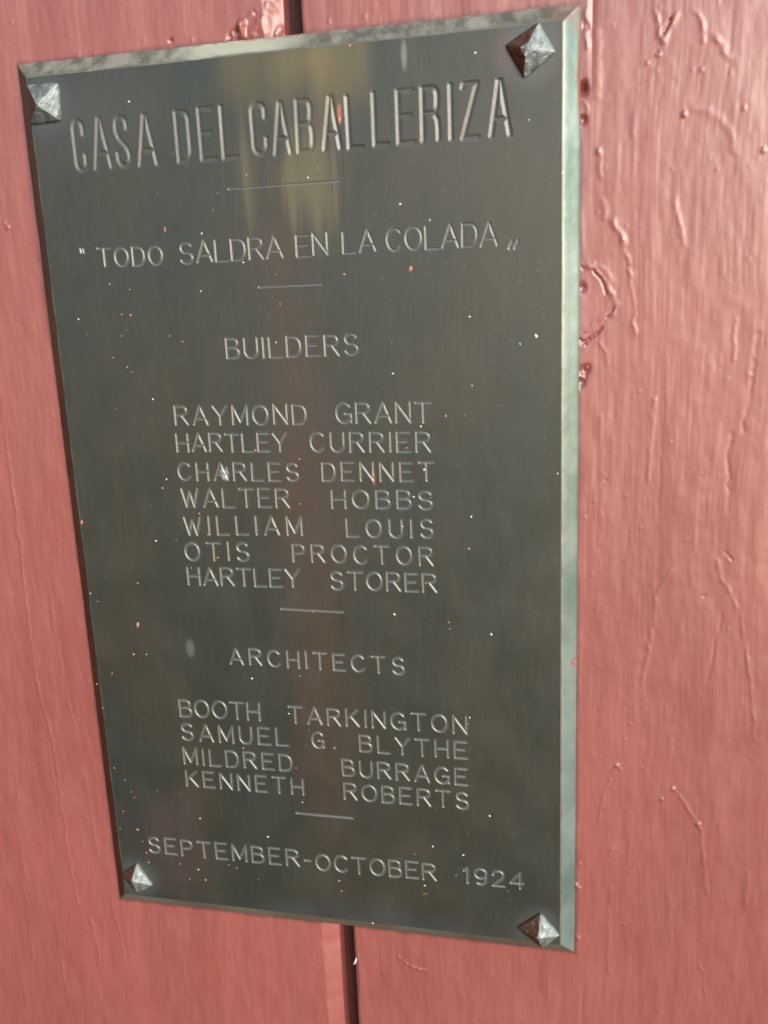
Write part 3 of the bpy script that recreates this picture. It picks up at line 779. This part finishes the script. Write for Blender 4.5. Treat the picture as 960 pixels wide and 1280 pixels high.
# ---- droplets of paint on the metal ---------------------------------------------------
PINKS = [(172, 781, 2.6, 5.5), (167, 818, 2, 2.4), (102, 653, 2.4, 3.6), (172, 729, 1.6, 1.6), (513, 336, 2.6, 4.6), (430, 343, 2, 2), (206, 287, 1.6, 4), (424, 150, 2, 5),
 (137, 355, 1.6, 1.6), (162, 362, 1.4, 1.4), (163, 394, 2, 2), (152, 393, 1.3, 1.3), (152, 420, 1.4, 1.4), (212, 420, 1.3, 1.3), (141, 447, 1.3, 1.3), (159, 459, 1.7, 1.4), (165, 465, 1.2, 1.2), (228, 427, 1.4, 1.4),
 (586, 686, 2, 2), (437, 57, 1.5, 2.6), (374, 574, 1.6, 1.6), (260, 668, 1.8, 1.4), (272, 697, 1.8, 1.6), (239, 710, 1.3, 1.3), (375, 630, 1.4, 1.4), (249, 642, 1.6, 1.6), (508, 560, 1.8, 1.4), (557, 520, 1.6, 2.4), (319, 563, 2.2, 1.6),
 (140, 842, 1.6, 1.6), (143, 960, 1.4, 1.4), (156, 975, 1.3, 1.3), (164, 990, 1.3, 1.3), (168, 997, 1.2, 1.2), (121, 855, 1.4, 1.8), (172, 1037, 2.2, 2), (178, 1052, 1.4, 1.4), (183, 1066, 1.8, 1.4), (186, 1078, 2, 1.4), (154, 1014, 1.3, 1.3), (150, 1036, 1.3, 1.3),
 (225, 1080, 1.4, 1.4), (237, 1099, 1.4, 1.4), (257, 1100, 2, 1.6), (286, 1081, 1.4, 1.4), (296, 1085, 1.4, 1.4), (427, 1114, 1.6, 1.4), (304, 935, 1.6, 1.6), (370, 960, 1.4, 1.4), (122, 752, 1.2, 1.2), (128, 885, 1.3, 1.3), (375, 845, 1.2, 1.2), (561, 778, 1.6, 1.2), (562, 786, 1.2, 1.2), (719, 829, 2, 2.2),
 (530, 1118, 1.4, 1.2), (533, 1117, 1.2, 1.2), (391, 765, 1.4, 1.4), (585, 905, 1.2, 1.2), (345, 343, 1.2, 1.2), (350, 380, 1.3, 1.3), (570, 1094, 1.3, 1.3), (518, 1068, 1.4, 1.4)]
WHITES = [(161, 127, 1.8, 1.6), (594, 66, 1.8, 1.8), (385, 222, 1.5, 1.5), (500, 255, 1.8, 1.8), (252, 292, 1.6, 1.6), (251, 364, 1.3, 1.3), (304, 328, 1.5, 1.5), (98, 399, 1.4, 1.4), (537, 275, 1.3, 1.3), (587, 396, 1.6, 1.6), (670, 420, 2.8, 2.8), (650, 430, 1.3, 1.3), (491, 467, 1.7, 1.7),
 (191, 499, 1.6, 1.6), (208, 599, 1.6, 1.4), (203, 610, 1.2, 1.2), (526, 533, 1.6, 1.6), (530, 587, 1.8, 1.8), (517, 621, 1.5, 1.5), (589, 646, 1.7, 1.7), (503, 658, 1.4, 1.4), (493, 768, 2, 2), (614, 793, 2, 2), (315, 848, 1.8, 1.8), (587, 897, 1.3, 1.3), (335, 1046, 1.9, 1.9), (248, 1087, 1.6, 1.4), (541, 1058, 1.7, 1.7), (579, 1069, 1.8, 1.8),
 (361, 892, 1.6, 1.4), (250, 1023, 1.5, 1.5), (378, 1003, 1.3, 1.3), (345, 428, 1.3, 1.3), (612, 1020, 1.5, 2.4), (705, 306, 1.6, 1.2), (703, 216, 1.8, 2.4), (719, 338, 1.4, 1.4), (183, 818, 1.1, 1.1), (113, 742, 1.3, 1.3), (466, 1154, 1.8, 1.4), (195, 676, 1.6, 1.6), (424, 1101, 1.2, 1.2), (590, 482, 1.1, 1.1), (697, 592, 1.2, 1.4), (661, 150, 1, 1), (531, 1107, 1.7, 1.5)]
for k in range(35):
    u = rng.beta(1.1, 1.9) * .23 - .115; w_ = rng.uniform(-.205, .16)
    PINKS.append(('uv', u, w_, rng.uniform(.4, 1.0) ** 1.3))
for k in range(10):
    WHITES.append(('uv', rng.uniform(-.115, .117), rng.uniform(-.205, .205), rng.uniform(.45, .85)))
def flecks(lst, mat, lab):
    V, Q, T = [], [], []
    for f in lst:
        if f[0] == 'uv': u, w_ = f[1], f[2]; rx = rz = f[3] * .00030
        else:
            z = HGT
            u, w_ = back(f[0], f[1], HGT); rx, rz = f[2] * .00030, f[3] * .00030
            if u > W / 2 - BEV: u, w_ = back(f[0], f[1], HGT * .45)
        hz = HGT
        if u > W / 2 - BEV: hz = HGT * (W / 2 - u) / BEV
        n = 9; b = len(V); ph = rng.rand() * 6
        for li, (k, zz) in enumerate(((1.0, -.00003), (.8, .35), (.4, .7))):
            for i in range(n):
                a = 2 * math.pi * i / n; j = 1 + .22 * math.sin(2 * a + ph) + .12 * math.sin(3 * a + ph * 2)
                V.append((u + math.cos(a) * rx * k * j, w_ + math.sin(a) * rz * k * j, hz + (zz * min(rx, .0007) * .8 if zz > 0 else zz)))
        for li in range(2):
            for i in range(n):
                p, q = b + li * n + i, b + li * n + (i + 1) % n
                Q.append((p, q, q + n, p + n))
        V.append((u, w_, hz + .75 * min(rx, .0007) * .8)); top = len(V) - 1
        for i in range(n): T.append((b + 2 * n + i, b + 2 * n + (i + 1) % n, top))
    o = new_mesh_obj('paint_flecks', V, Q, mat, plaque, tris=T)
    o['kind'] = 'stuff'; o['label'] = lab
flecks(PINKS, M_PINK, 'pink red paint flecks spattered on the plate')
flecks(WHITES, M_WHITE, 'tiny white flecks spattered on the plate')
